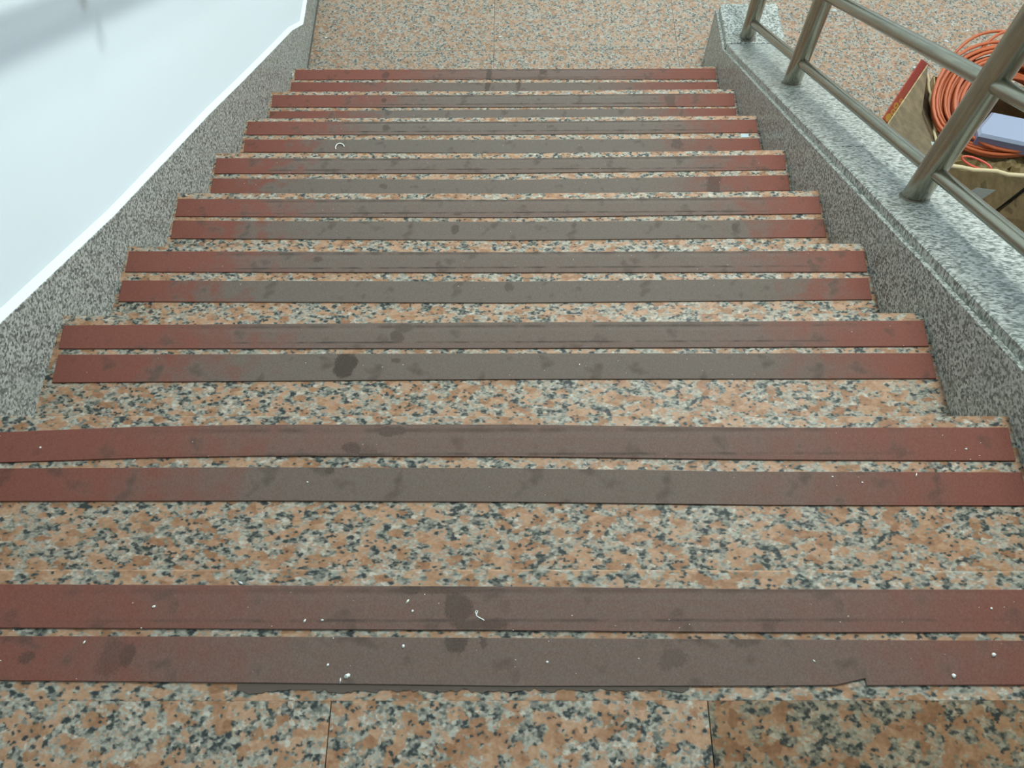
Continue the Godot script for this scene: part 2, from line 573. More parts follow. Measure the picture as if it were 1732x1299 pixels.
func build_parapet() -> void:
	var p := structure("parapet")
	tag(p, "low grey granite clad parapet wall along the right side of the stairs", "", "", "structure")
	# side panels facing the steps
	var topz := [1.2, 0.30, KNEE, P_END]
	var topy := [0.394, slope(0.30) + CAP_IN, slope(KNEE) + CAP_IN, slope(KNEE) + CAP_IN - 0.002]
	topy[0] = topy[1]
	var joints := [1.2, 0.30, -0.42, -1.05, -1.69, -2.33, P_END]
	for j in joints.size() - 1:
		var za: float = joints[j]
		var zb: float = joints[j + 1]
		var up := PackedVector2Array([Vector2(za - 0.0002, height_at(topz, topy, za))])
		if KNEE < za and KNEE > zb:
			up.append(Vector2(KNEE, height_at(topz, topy, KNEE)))
		up.append(Vector2(zb + 0.0002, height_at(topz, topy, zb)))
		up.append(Vector2(zb + 0.0002, maxf(LOW, slope(zb) - 0.40)))
		up.append(Vector2(za - 0.0002, maxf(LOW, slope(za) - 0.40)))
		part("granite_panel", wall_plate(up, WR, 0.02, -1.0, 0.0012, Vector2(1.6, 1.9), Vector2(rng.randf(), rng.randf())), grey, p)
	# core, hall side and end faces
	var cz := PackedVector2Array([Vector2(1.2, topy[0]), Vector2(0.30, topy[1]), Vector2(KNEE, topy[2]), Vector2(P_END + 0.004, topy[3]), Vector2(P_END + 0.004, LOW), Vector2(1.2, LOW)])
	part("hall_side_panel", wall_plate(cz, CAP_X1 - 0.006, CAP_X1 - 0.006 - (WR + 0.02), 1.0, 0.0, Vector2(1.5, 1.5), Vector2(0.3, 0.1)), grey, p)
	var et := Transform3D(Basis(Vector3(1, 0, 0), Vector3(0, 0, -1), Vector3(0, 1, 0)), Vector3(0, 0, P_END))
	part("end_panel", slab(PackedVector2Array([Vector2(WR, LOW), Vector2(CAP_X1 - 0.006, LOW), Vector2(CAP_X1 - 0.006, topy[3]), Vector2(WR, topy[3])]), 0.0, 0.004, 0.001, et, Vector2(1.5, 1.5)), grey, p)
	# cap slabs, set back a little from the panel face
	var ang := atan(RISE / RUN)
	var cx0 := WR + 0.010
	var along := Vector3(0, sin(ang), cos(ang))
	var nrm := Vector3(0, cos(ang), -sin(ang))
	var foot := Vector3(0, slope(KNEE) + CAP_TOP, KNEE)
	var t := Transform3D(Basis(Vector3.RIGHT, nrm, along), foot)
	var cuts := [0.0, 1.22, 2.44, 3.25]
	for k in 3:
		part("cap_slab", slab(rect(cx0, CAP_X1, cuts[k] + 0.0007, cuts[k + 1] - 0.0007), 0.0, 0.030, 0.003, t, Vector2(1.0, 1.9), Vector2(rng.randf(), rng.randf())), grey, p)
	var lt := Transform3D(Basis(), Vector3(0, slope(KNEE) + CAP_TOP, 0))
	part("cap_slab", slab(PackedVector2Array([Vector2(cx0, KNEE - 0.001), Vector2(CAP_X1, KNEE - 0.001), Vector2(CAP_X1, P_END), Vector2(cx0 + 0.012, P_END), Vector2(cx0, P_END + 0.012)]), 0.0, 0.026, 0.003, lt, Vector2(1.25, 1.6), Vector2(0.4, 0.7)), grey, p)

# ------------------------------------------------------------------ anti-slip strips
# stations per strip: [x front, z front, x rear, z rear] from the left end to the right end
func build_strips() -> void:
	var S := [
		[1, "A", [[-0.9, -0.235, -0.897, -0.1795], [-0.672, -0.234, -0.656, -0.179], [-0.339, -0.232, -0.331, -0.177], [-0.009, -0.23, -0.009, -0.175], [0.32, -0.226, 0.312, -0.172], [0.646, -0.225, 0.631, -0.172], [0.795, -0.225, 0.792, -0.172]], 0.36, 0.16, 0.34],
		[1, "B", [[-0.9, -0.17, -0.897, -0.116], [-0.654, -0.169, -0.638, -0.116], [-0.33, -0.168, -0.322, -0.113], [-0.009, -0.166, -0.009, -0.109], [0.311, -0.164, 0.303, -0.109], [0.628, -0.162, 0.614, -0.11], [0.795, -0.162, 0.792, -0.11]], 0.33, 0.15, 0.24],
		[2, "A", [[-0.9, -0.512, -0.897, -0.459], [-0.846, -0.517, -0.831, -0.464], [-0.62, -0.526, -0.61, -0.471], [-0.429, -0.529, -0.421, -0.474], [-0.01, -0.528, -0.01, -0.472], [0.406, -0.521, 0.398, -0.465], [0.794, -0.52, 0.79, -0.462]], 0.31, 0.16, 0.30],
		[2, "B", [[-0.9, -0.453, -0.897, -0.399], [-0.828, -0.454, -0.812, -0.399], [-0.418, -0.455, -0.41, -0.399], [-0.01, -0.452, -0.01, -0.396], [0.395, -0.445, 0.387, -0.39], [0.794, -0.443, 0.79, -0.388]], 0.26, 0.16, 0.16],
		[3, "A", [[-0.898, -0.815, -0.895, -0.762], [-0.011, -0.818, -0.011, -0.759], [0.797, -0.818, 0.794, -0.76]], 0.24, 0.13, 0.16],
		[3, "B", [[-0.892, -0.749, -0.889, -0.688], [-0.011, -0.748, -0.011, -0.692], [0.795, -0.745, 0.792, -0.69]], 0.19, 0.11, 0.10],
		[4, "A", [[-0.901, -1.11, -0.898, -1.052], [-0.013, -1.102, -0.013, -1.045], [0.796, -1.102, 0.793, -1.043]], 0.20, 0.10, 0.14],
		[4, "B", [[-0.899, -1.029, -0.896, -0.972], [-0.013, -1.021, -0.013, -0.964], [0.792, -1.027, 0.789, -0.969]], 0.14, 0.07, 0.08],
		[5, "A", [[-0.901, -1.395, -0.898, -1.337], [-0.014, -1.387, -0.014, -1.328], [0.796, -1.393, 0.793, -1.336]], 0.20, 0.10, 0.14],
		[5, "B", [[-0.9, -1.324, -0.897, -1.266], [-0.014, -1.314, -0.014, -1.255], [0.796, -1.317, 0.793, -1.26]], 0.14, 0.08, 0.08],
		[6, "A", [[-0.9, -1.682, -0.897, -1.622], [-0.015, -1.674, -0.015, -1.617], [0.796, -1.683, 0.793, -1.625]], 0.15, 0.10, 0.12],
		[6, "B", [[-0.899, -1.604, -0.896, -1.547], [-0.015, -1.592, -0.015, -1.537], [0.795, -1.605, 0.792, -1.547]], 0.10, 0.12, 0.08],
		[7, "A", [[-0.899, -1.986, -0.896, -1.927], [-0.017, -1.979, -0.017, -1.922], [0.796, -1.982, 0.793, -1.925]], 0.21, 0.11, 0.08],
		[7, "B", [[-0.897, -1.907, -0.894, -1.853], [-0.017, -1.9, -0.017, -1.841], [0.794, -1.899, 0.791, -1.843]], 0.15, 0.12, 0.05],
		[8, "A", [[-0.899, -2.275, -0.896, -2.215], [-0.018, -2.268, -0.018, -2.207], [0.794, -2.269, 0.791, -2.206]], 0.30, 0.12, 0.08],
		[8, "B", [[-0.898, -2.194, -0.895, -2.142], [-0.018, -2.196, -0.018, -2.138], [0.792, -2.195, 0.789, -2.138]], 0.22, 0.13, 0.06],
		[9, "A", [[-0.892, -2.581, -0.889, -2.525], [-0.02, -2.577, -0.02, -2.522], [0.796, -2.574, 0.793, -2.514]], 0.40, 0.16, 0.22],
		[9, "B", [[-0.9, -2.512, -0.897, -2.457], [-0.02, -2.502, -0.019, -2.446], [0.794, -2.499, 0.791, -2.443]], 0.28, 0.16, 0.12],
	]
	# stains on the strips: step, row, u along, v across, radius along, radius across (shares of the strip), strength
	var stains := [
		[3, "B", 0.330, 0.38, 0.0135, 0.40, 0.85], [3, "B", 0.39, 0.25, 0.006, 0.10, 0.5], [1, "A", 0.482, 0.12, 0.022, 0.13, 0.5], [1, "A", 0.487, 0.5, 0.013, 0.34, 0.5], [1, "A", 0.500, 0.83, 0.022, 0.14, 0.5], [1, "A", 0.447, 0.15, 0.010, 0.12, 0.6],
		[1, "B", 0.485, 0.15, 0.009, 0.24, 0.6], [1, "B", 0.505, 0.12, 0.003, 0.2, 0.5], [1, "B", 0.231, 0.5, 0.011, 0.5, 0.3], [1, "B", 0.243, 0.42, 0.005, 0.2, 0.5], [1, "B", 0.170, 0.45, 0.006, 0.14, 0.5], [1, "B", 0.698, 0.12, 0.010, 0.16, 0.4], [1, "B", 0.642, 0.5, 0.012, 0.2, 0.3],
		[2, "A", 0.375, 0.62, 0.010, 0.14, 0.5], [2, "A", 0.333, 0.80, 0.014, 0.05, 0.7], [2, "A", 0.411, 0.16, 0.014, 0.12, 0.5], [2, "B", 0.354, 0.1, 0.004, 0.1, 0.6], [2, "B", 0.425, 0.93, 0.012, 0.06, 0.6],
		[9, "A", 0.462, 0.3, 0.007, 0.9, 0.6], [9, "B", 0.462, 0.4, 0.007, 0.7, 0.6], [9, "A", 0.215, 0.5, 0.010, 0.3, 0.5], [9, "A", 0.590, 0.3, 0.012, 0.25, 0.6], [9, "B", 0.535, 0.3, 0.006, 0.5, 0.5],
		[8, "A", 0.245, 0.45, 0.006, 0.2, 0.6], [7, "A", 0.272, 0.5, 0.009, 0.25, 0.5], [5, "B", 0.435, 0.45, 0.006, 0.2, 0.5], [5, "A", 0.44, 0.8, 0.007, 0.12, 0.5], [4, "A", 0.26, 0.4, 0.008, 0.16, 0.5], [4, "B", 0.52, 0.3, 0.006, 0.2, 0.4], [6, "B", 0.3, 0.5, 0.008, 0.2, 0.4], [3, "A", 0.389, 0.6, 0.008, 0.25, 0.5], [3, "A", 0.40, 0.2, 0.012, 0.2, 0.4],
		[5, "B", 0.862, 0.5, 0.006, 0.25, 0.5], [6, "B", 0.87, 0.5, 0.014, 0.6, 0.5], [8, "A", 0.86, 0.5, 0.012, 0.6, 0.4], [7, "B", 0.84, 0.5, 0.012, 0.5, 0.4],
	]
	var names := ["top", "second", "third", "fourth", "fifth", "sixth", "seventh", "eighth", "lowest"]
	var notes := {
		"1A": "with dark splash beside white thread", "1B": "ragged glue along its rear", "2A": "kinked at its left end", "2B": "evenly greyed middle", "3A": "dark scuffed lines along it", "3B": "one round dark stain on it",
		"4A": "scuffed grey with brown ends", "4B": "plain and dusty", "5A": "scuffed, red left end", "5B": "small dark dot near middle", "6A": "scuffed lines, greyed", "6B": "darkened right end",
		"7A": "red over its left fifth", "7B": "white plastic curl on it", "8A": "red over its left third", "8B": "narrow and brown-grey", "9A": "farthest strip, reddish left half", "9B": "second farthest, dark drip on it",
	}
	for s in S:
		var k: int = s[0]
		var row: String = s[1]
		var y := -(k - 1) * RISE
		var poly := PackedVector2Array()
		var list: Array = s[2]
		for q in list:
			poly.append(Vector2(q[0], q[1]))
		for i in range(list.size() - 1, -1, -1):
			var q: Array = list[i]
			poly.append(Vector2(q[2], q[3]))
			if k == 1 and row == "B" and i == 5:      # a torn corner on the rear edge
				poly.append(Vector2(0.4235, -0.1095))
				poly.append(Vector2(0.423, -0.1175))
				poly.append(Vector2(0.385, -0.1098))
		var o := base("anti_slip_strip", Vector3(0, y, 0))
		tag(o, "red-brown rubber strip, %s row of %s step, %s" % ["front" if row == "A" else "rear", names[k - 1], notes["%d%s" % [k, row]]], "strip", "anti-slip strips on the steps")
		var mine := []
		for q in stains:
			if q[0] == k and q[1] == row:
				mine.append(q)
		var m := StandardMaterial3D.new()
		m.resource_name = "rubber_strip"
		m.albedo_texture = strip_texture(k, row == "A", s[3], s[4], s[5], mine)
		m.roughness = 0.72
		m.metallic_specular = 0.28
		part("rubber_band", slab(poly, 0.003, 0.0029, 0.0008, Transform3D(), Vector2.ONE, Vector2.ZERO, true), m, o)
		if k == 1 and row == "B":
			# dried glue squeezed out behind the strip
			var g := StandardMaterial3D.new()
			g.albedo_color = Color(0.34, 0.29, 0.25)
			g.roughness = 0.7
			var gp := PackedVector2Array()
			var x := -0.345
			while x < 0.21:
				gp.append(Vector2(x, -0.1105 + 0.0085 * noise_long[int((x + 0.5) * 900.0) % 512 + 512 * 40] / 255.0 + 0.006 * noise_fine[int((x + 0.5) * 2000.0) % 512] / 255.0))
				x += 0.004
			gp.append(Vector2(0.21, -0.115))
			gp.append(Vector2(-0.345, -0.118))
			part("dried_glue", slab(gp, 0.0012, 0.0011, 0.0, Transform3D()), g, o)

func strip_texture(k: int, front: bool, red_l: float, red_r: float, mid_red: float, stains: Array) -> ImageTexture:
	var w := 1024
	var h := 40
	var out := PackedByteArray()
	out.resize(w * h * 3)
	var ox := rng.randi_range(0, 511)
	var oy := rng.randi_range(0, 400)
	var red := c8(124, 76, 65)
	var worn := c8(108, 100, 92)
	var dark := c8(64, 54, 48)
	for yy in h:
		var v := (yy + 0.5) / h
		for xx in w:
			var u := (xx + 0.5) / w
			var ns := noise_long[((xx + oy) % 512) + ((yy + ox) % 512) * 512] / 255.0
			var nf := noise_fine[((xx * 3 + ox) % 512) + ((yy * 5 + oy) % 512) * 512] / 255.0
			var nl := noise_long[((xx + ox) % 512) + ((yy * 6 + oy) % 512) * 512] / 255.0
			var nb := noise_blot[((xx * 2 + oy) % 512) + ((yy * 2 + ox) % 512) * 512] / 255.0
			# how far feet and dirt have taken the red out, broken up by patches
			var j := (nb - 0.5) * 0.16 + (nl - 0.5) * 0.06
			var wl := smoothstep(red_l * 0.3, red_l * 1.3, u + j * 0.8)
			var wr := smoothstep(red_r * 0.1, red_r * 2.0, 1.0 - u + j * 0.6)
			var wear := minf(wl, wr) * (1.0 - mid_red * (0.6 + 0.8 * nl))
			var c := red.lerp(worn, clampf(wear, 0.0, 1.0))
			var g := 0.0
			if front:      # scuffed lines where soles roll over the edge
				var d1 := absf(v - 0.16 - (nl - 0.5) * 0.03) * h
				var d2 := absf(v - 0.76 - (nl - 0.5) * 0.03) * h
				var band := wear * clampf(nb * 1.6 - 0.15, 0.0, 1.0)
				g = maxf(0.0, 1.0 - d2 / 1.9) * 1.1 * band
				g = maxf(g, maxf(0.0, 1.0 - d1 / 3.2) * 0.75 * band)
				if v > 0.22 and v < 0.34:
					c = c.lerp(c8(122, 112, 104), 0.35 * wear * nl)
				if v > 0.80:
					c = c.lerp(red, 0.20 * nl)
			g = maxf(g, clampf((nb - 0.70) * 1.6, 0.0, 0.45))
			for q in stains:
				var d := Vector2((u - q[2]) / q[4], (v - q[3]) / q[5]).length() + (ns - 0.5) * 1.0 + (nb - 0.5) * 0.4 + (nf - 0.5) * 0.3
				if d < 1.0:
					g = maxf(g, q[6] * 0.85 * clampf((1.0 - d) * 5.0, 0.0, 1.0))
			c = c.lerp(dark, g)
			var e := (nf - 0.5) * 0.085
			var i := (yy * w + xx) * 3
			out[i] = int(clampf(c.r + e, 0, 1) * 255)
			out[i + 1] = int(clampf(c.g + e, 0, 1) * 255)
			out[i + 2] = int(clampf(c.b + e, 0, 1) * 255)
	return texture(w, h, out)

# ------------------------------------------------------------------ railings
func build_railing() -> void:
	var o := base("railing", Vector3(0.897, 0, 0))
	tag(o, "tubular stainless steel railing standing on the granite parapet", "railing")
	var zs := [-2.606, -2.055, -1.190, -0.33, 0.5]
	var flat := slope(KNEE) + CAP_TOP
	for i in zs.size():
		var z: float = zs[i]
		var y0 := flat if z < KNEE else slope(z) + CAP_TOP
		part("post", pipe(Vector3(0, y0 - 0.012, z), Vector3(0, slope(z) + 0.93, z), 0.0285, 28), steel, o)
		var st := begin()      # mortar and weld bead round the foot
		var ring := PackedVector3Array()
		for k in 20:
			var a := TAU * k / 20
			var zz := z + sin(a) * 0.0295
			ring.append(Vector3(cos(a) * 0.0295, flat if zz < KNEE else slope(zz) + CAP_TOP, zz))
		tube(st, ring, 0.0028, 6, true)
		part("foot_bead", st.commit(), bead_material(), o)
	for i in zs.size() - 1:
		var a: float = zs[i]
		var b: float = zs[i + 1]
		part("lower_rail", pipe(Vector3(0, slope(a) + 0.208, a), Vector3(0, slope(b) + 0.208, b), 0.0150, 20), steel, o)
		part("middle_rail", pipe(Vector3(0, slope(a) + 0.449, a), Vector3(0, slope(b) + 0.449, b), 0.0165, 20), steel, o)
	part("top_rail", pipe(Vector3(0, slope(-2.70) + 0.93, -2.70), Vector3(0, slope(0.6) + 0.93, 0.6), 0.030, 24), steel, o)

var bead_mat: StandardMaterial3D
func bead_material() -> StandardMaterial3D:
	if bead_mat == null:
		bead_mat = StandardMaterial3D.new()
		bead_mat.albedo_color = Color(0.46, 0.43, 0.37)
		bead_mat.roughness = 0.7
	return bead_mat

func build_wall_rail() -> void:
	var o := base("wall_handrail", Vector3(-0.832, 0, 0))
	tag(o, "round handrail fixed along the white wall on brackets", "handrail")
	var wood := StandardMaterial3D.new()
	wood.albedo_color = Color(0.45, 0.36, 0.33)
	wood.roughness = 0.45
	var h := 0.686
	part("rail", pipe(Vector3(0, slope(0.9) + h, 0.9), Vector3(0, slope(-2.9) + h, -2.9), 0.026, 24), wood, o)
	for z in [-1.505, -2.5, -0.4]:
		var st := begin()
		var y := slope(z) + h
		tube(st, PackedVector3Array([Vector3(0, y - 0.02, z), Vector3(-0.001, y - 0.086, z), Vector3(-0.008, y - 0.100, z), Vector3(-0.024, y - 0.106, z), Vector3(-0.050, y - 0.100, z), Vector3(-0.086, y - 0.075, z)]), 0.0065, 10)
		part("bracket", st.commit(), steel, o)

# ------------------------------------------------------------------ box of cables
func plate(st: SurfaceTool, c: Array, n: Vector3, thick: float) -> void:   # a flat panel from corner points, thickness along -n
	var m := c.size()
	var mid := Vector3.ZERO
	for p in c:
		mid += p / m
	for i in m:
		var a: Vector3 = c[i]
		var b: Vector3 = c[(i + 1) % m]
		var d := -n * thick
		var ua := Vector2(a.x + a.y * 0.5, a.z + a.y * 0.5) * 2.0
		var ub := Vector2(b.x + b.y * 0.5, b.z + b.y * 0.5) * 2.0
		var um := Vector2(mid.x + mid.y * 0.5, mid.z + mid.y * 0.5) * 2.0
		tri(st, [mid, a, b], [n, n, n], [um, ua, ub])
		tri(st, [mid + d, a + d, b + d], [-n, -n, -n], [um, ua, ub])
		var e := (b - a).cross(n).normalized()
		if e.dot((a + b) * 0.5 - mid) < 0:
			e = -e
		quad(st, a, b, b + d, a + d, e, ua, ub, ub, ua)

func panel(called: String, c: Array, towards: Vector3, thick: float, mat: Material, parent: Node3D) -> MeshInstance3D:
	var n: Vector3 = (c[1] - c[0]).cross(c[2] - c[0]).normalized()
	if n.dot(towards) < 0:
		n = -n
	var st := begin()
	plate(st, c, n, thick)
	return part(called, st.commit(), mat, parent)

func build_box() -> void:
	var card := StandardMaterial3D.new()
	card.resource_name = "cardboard"
	card.roughness = 0.85
	var cd := PackedByteArray()
	cd.resize(256 * 256 * 3)
	for i in 256 * 256:
		var x := i % 256
		var y := i / 256
		var v := 0.82 + 0.25 * (noise_long[(x * 2 % 512) + (y * 2 % 512) * 512] / 255.0) + 0.10 * (noise_fine[x + y * 512] / 255.0 - 0.5)
		var sp := noise_blot[(x * 2 % 512) + (y * 2 % 512) * 512]
		if sp > 200:
			v *= 0.84
		cd[i * 3] = clampi(int(172 * v), 0, 255)
		cd[i * 3 + 1] = clampi(int(146 * v), 0, 255)
		cd[i * 3 + 2] = clampi(int(106 * v), 0, 255)
	card.albedo_texture = texture(256, 256, cd)
	var torn := StandardMaterial3D.new()
	torn.albedo_color = Color(0.78, 0.70, 0.55)
	torn.roughness = 0.9
	var o := base("cardboard_box", Vector3(1.485, LOW, -1.955))
	tag(o, "open brown cardboard box with a red and yellow printed flap, full of orange cable", "box")
	o.rotation.y = deg_to_rad(-10.5)
	# local axes: x to the right along the front, z towards the stairs' foot negative; origin at front left corner
	var W := 0.46
	var D := 0.44
	var H := 0.29
	panel("front_wall", [Vector3(0, 0.002, 0), Vector3(W, 0.002, 0), Vector3(W, H, 0), Vector3(0, H, 0)], Vector3(0, 0, 1), 0.005, card, o)
	panel("back_wall", [Vector3(0, 0.002, -D), Vector3(W, 0.002, -D), Vector3(W, H, -D), Vector3(0, H, -D)], Vector3(0, 0, -1), 0.005, card, o)
	panel("side_wall", [Vector3(0, 0.002, 0), Vector3(0, 0.002, -D), Vector3(0, H, -D), Vector3(0, H, 0)], Vector3(-1, 0, 0), 0.005, card, o)
	panel("side_wall", [Vector3(W, 0.002, 0), Vector3(W, 0.002, -D), Vector3(W, H, -D), Vector3(W, H, 0)], Vector3(1, 0, 0), 0.005, card, o)
	panel("bottom", [Vector3(0.005, 0.007, -0.005), Vector3(W - 0.005, 0.007, -0.005), Vector3(W - 0.005, 0.007, -D + 0.005), Vector3(0.005, 0.007, -D + 0.005)], Vector3(0, 1, 0), 0.005, card, o)
	# front flap folded down over the front wall, its fold a pale rounded rim
	var fold := begin()
	var fp := PackedVector3Array()
	for i in 13:
		var x := -0.004 + (W + 0.008) * i / 12.0
		fp.append(Vector3(x, H + 0.003 + 0.003 * sin(i * 1.7), 0.004 + 0.002 * sin(i * 2.3)))
	tube(fold, fp, 0.008, 10)
	part("folded_rim", fold.commit(), torn, o)
	panel("front_flap", [Vector3(0, H, 0.012), Vector3(0.318, H, 0.012), Vector3(0.262, H - 0.20, 0.022), Vector3(0.01, H - 0.20, 0.022)], Vector3(0, 0, 1), 0.004, card, o)
	var strap := StandardMaterial3D.new()
	strap.albedo_color = Color(0.09, 0.13, 0.12)
	strap.roughness = 0.5
	panel("dark_strap", [Vector3(0.322, H - 0.02, 0.0045), Vector3(0.336, H - 0.02, 0.0045), Vector3(0.278, H - 0.22, 0.0045), Vector3(0.262, H - 0.22, 0.0045)], Vector3(0, 0, 1), 0.003, strap, o)
	panel("second_flap", [Vector3(0.340, H, 0.010), Vector3(W, H, 0.010), Vector3(W, H - 0.20, 0.018), Vector3(0.286, H - 0.20, 0.018)], Vector3(0, 0, 1), 0.004, card, o)
	var tape := StandardMaterial3D.new()
	tape.albedo_color = Color(0.72, 0.74, 0.72)
	tape.roughness = 0.4
	panel("grey_tape", [Vector3(0.135, H - 0.105, 0.0185), Vector3(0.16, H - 0.07, 0.0170), Vector3(0.225, H - 0.07, 0.0170), Vector3(0.19, H - 0.15, 0.0208)], Vector3(0, 0, 1), 0.0012, tape, o)
	# left flap standing up and leaning outwards; points measured in the room, turned into the box's axes
	var inv := o.transform.affine_inverse()
	var A := inv * Vector3(1.540, -1.149, -2.387)
	var B := inv * Vector3(1.487, -1.149, -2.020)
	var F := inv * Vector3(1.484, -1.149, -1.962)
	var Cc := inv * Vector3(1.290, -1.056, -2.057)
	var Dd := inv * Vector3(1.489, -1.052, -2.335)
	var C2 := inv * Vector3(1.335, -1.078, -1.965)
	panel("side_flap", [A, Dd, Cc, C2, F, B], Vector3(0.3, 1, 0.2), 0.004, card, o)
	var edge := begin()
	var ep := PackedVector3Array()
	for i in 16:
		var k := i / 15.0
		ep.append(A.lerp(B.lerp(F, 0.4), k) + Vector3(0.003 * sin(i * 2.1), 0.004 + 0.002 * sin(i * 3.7), 0))
	tube(edge, ep, 0.005, 7)
	part("torn_edge", edge.commit(), torn, o)
	# printed face of the neighbouring flap, showing past the free edge
	var pw := 256
	var ph := 48
	var pr := PackedByteArray()
	pr.resize(pw * ph * 3)
	for i in pw * ph:
		var u := float(i % pw) / pw
		var v := float(i / pw) / ph
		var c := c8(168, 54, 34).lerp(c8(186, 88, 38), clampf(1.4 * (u - 0.25), 0, 1) * 0.7)
		var n := noise_long[(i % pw) * 2 % 512 + (i / pw) * 5 * 512] / 255.0
		c = c.lerp(c8(150, 40, 28), clampf((n - 0.55) * 3.0, 0, 0.7))
		for q in [Vector3(0.93, 0.5, 0.055), Vector3(0.83, 0.45, 0.04), Vector3(0.74, 0.55, 0.045), Vector3(0.64, 0.4, 0.03)]:
			var d := Vector2((u - q.x), (v - q.y) * 0.14).length()
			if d < q.z * 1.0 and (d > q.z * 0.45 or q.x > 0.9):
				c = c8(200, 142, 30)
		pr[i * 3] = int(c.r * 255)
		pr[i * 3 + 1] = int(c.g * 255)
		pr[i * 3 + 2] = int(c.b * 255)
	var printed := StandardMaterial3D.new()
	printed.albedo_texture = texture(pw, ph, pr)
	printed.roughness = 0.5
	var ps := begin()
	var off := (Dd - A).normalized() * 0.030
	var e0 := A.lerp(Dd, 0.55) + Vector3(0.012, -0.006, -0.03)
	var nn := (Cc - Dd).cross(off).normalized()
	if nn.y < 0:
		nn = -nn
	var d0 := Dd - nn * 0.006
	var d1 := Cc - nn * 0.006
	var ed := (Cc - Dd).normalized()
	var outw := (Cc - B) - ed * (Cc - B).dot(ed)
	var wide := outw.normalized() * 0.027
	off = wide
	for back in [0.0, -0.004]:
		var q: Vector3 = nn * back
		quad(ps, d0 - wide * 0.3 + q, d1 - wide * 0.3 + q, d1 + wide * 0.75 + q, d0 + wide * 0.9 + q, nn if back == 0.0 else -nn, Vector2(0, 0), Vector2(1, 0), Vector2(1, 1), Vector2(0, 1))
	quad(ps, d1 + wide * 0.75, d0 + wide * 0.9, d0 + wide * 0.9 - nn * 0.004, d1 + wide * 0.75 - nn * 0.004, off.normalized(), Vector2(1, 1), Vector2(0, 1), Vector2(0, 1), Vector2(1, 1))
	quad(ps, d0 - wide * 0.3, d0 + wide * 0.9, e0 + wide * 0.5, e0 - wide * 0.3, nn, Vector2(0, 0), Vector2(0, 1), Vector2(0.05, 1), Vector2(0.05, 0))
	part("printed_edge", ps.commit(), printed, o)
	var pale := StandardMaterial3D.new()
	pale.albedo_color = Color(0.62, 0.66, 0.62)
	pale.roughness = 0.35
	panel("clear_tape", [B + Vector3(-0.03, 0.017, -0.02), B + Vector3(0.002, 0.009, -0.03), F + Vector3(0.004, 0.009, 0.005), F + Vector3(-0.035, 0.021, 0.03)], Vector3(0.3, 1, 0.2), 0.001, pale, o)

	# coil of orange cable heaped in the box
	var orange := StandardMaterial3D.new()
	orange.albedo_color = Color(0.70, 0.345, 0.185)
	orange.roughness = 0.42
	var coil := base("cable_coil", Vector3(1.752, -1.125, -2.178))
	tag(coil, "thick coil of orange cable heaped in the open cardboard box", "cable")
	var tilt := Basis(Vector3(1, 0, 0), deg_to_rad(20.0)) * Basis(Vector3(0, 0, 1), deg_to_rad(4.0))
	var st := begin()
	var path := PackedVector3Array()
	var loops := 42
	var per := 40
	var r0 := 0.0
	for l in loops:
		var lay := l / float(loops)
		var rr := 0.115 + 0.035 * minf(1.0, lay * 2.0) + (0.07 + 0.065 * lay) * pow(fposmod(l * 0.382, 1.0), 0.8) + rng.randf_range(-0.006, 0.006)
		var hy := -0.055 + 0.11 * lay + rng.randf_range(-0.008, 0.008)
		var cx := rng.randf_range(-0.008, 0.008)
		var cz := rng.randf_range(-0.010, 0.010)
		var ti := Basis(Vector3(1, 0, 0), rng.randf_range(-0.05, 0.05)) * Basis(Vector3(0, 0, 1), rng.randf_range(-0.05, 0.05))
		for s in per:
			var a := TAU * s / per
			var b := float(s) / per
			var rad := lerpf(r0 if l > 0 else rr, rr, smoothstep(0.0, 0.5, b)) + 0.003 * sin(a * 3.0 + l)
			path.append(tilt * (ti * Vector3(cx + cos(a) * rad, hy, cz + sin(a) * rad * (0.96 if sin(a) < 0.0 else 0.72))))
		r0 = rr
	var smooth_path := PackedVector3Array()
	for i in path.size():
		smooth_path.append((path[maxi(i - 2, 0)] + path[maxi(i - 1, 0)] + path[i] + path[mini(i + 1, path.size() - 1)] + path[mini(i + 2, path.size() - 1)]) / 5.0)
	tube(st, smooth_path, 0.0062, 8)
	part("cable", st.commit(), orange, coil)
	# looser turns springing up at the back
	for q in [[-0.01, 0.045, -0.075, 0.205, 0.42], [0.055, 0.058, -0.115, 0.165, 0.50], [0.03, 0.03, 0.02, 0.13, 0.2]]:
		var sl := begin()
		var lp := PackedVector3Array()
		for s in 41:
			var a := PI + PI * s / 40.0
			var v := Basis(Vector3(1, 0, 0), q[4]) * Vector3(cos(a) * q[3], 0, sin(a) * q[3])
			lp.append(Vector3(q[0], q[1] - 0.07 * pow(absf(cos(a)), 5.0), q[2]) + v)
		tube(sl, lp, 0.0055, 8)
		part("loose_loop", sl.commit(), orange, coil)
	var red := StandardMaterial3D.new()
	red.albedo_color = Color(0.84, 0.36, 0.28)
	red.roughness = 0.4
	var loop := base("cable_loop", Vector3(1.606, -1.136, -1.948))
	tag(loop, "small bright red-orange loop of cable poking over the front rim of the cardboard box", "cable")
	var lst := begin()
	var lp2 := PackedVector3Array()
	for s in 28:
		var a := TAU * s / 28
		lp2.append(Vector3(cos(a) * 0.046, 0.011 * sin(a) - 0.004 * cos(a), cos(a) * 0.022 - sin(a) * 0.009))
	tube(lst, lp2, 0.0038, 8, true)
	part("cable", lst.commit(), red, loop)
	# lilac plastic case lying on top
	var lilac := StandardMaterial3D.new()
	lilac.albedo_color = Color(0.50, 0.50, 0.62)
	lilac.roughness = 0.35
	var lid := StandardMaterial3D.new()
	lid.albedo_color = Color(0.55, 0.57, 0.64)
	lid.roughness = 0.38
	var case := base("plastic_case", Vector3(1.608, -1.136, -2.036))
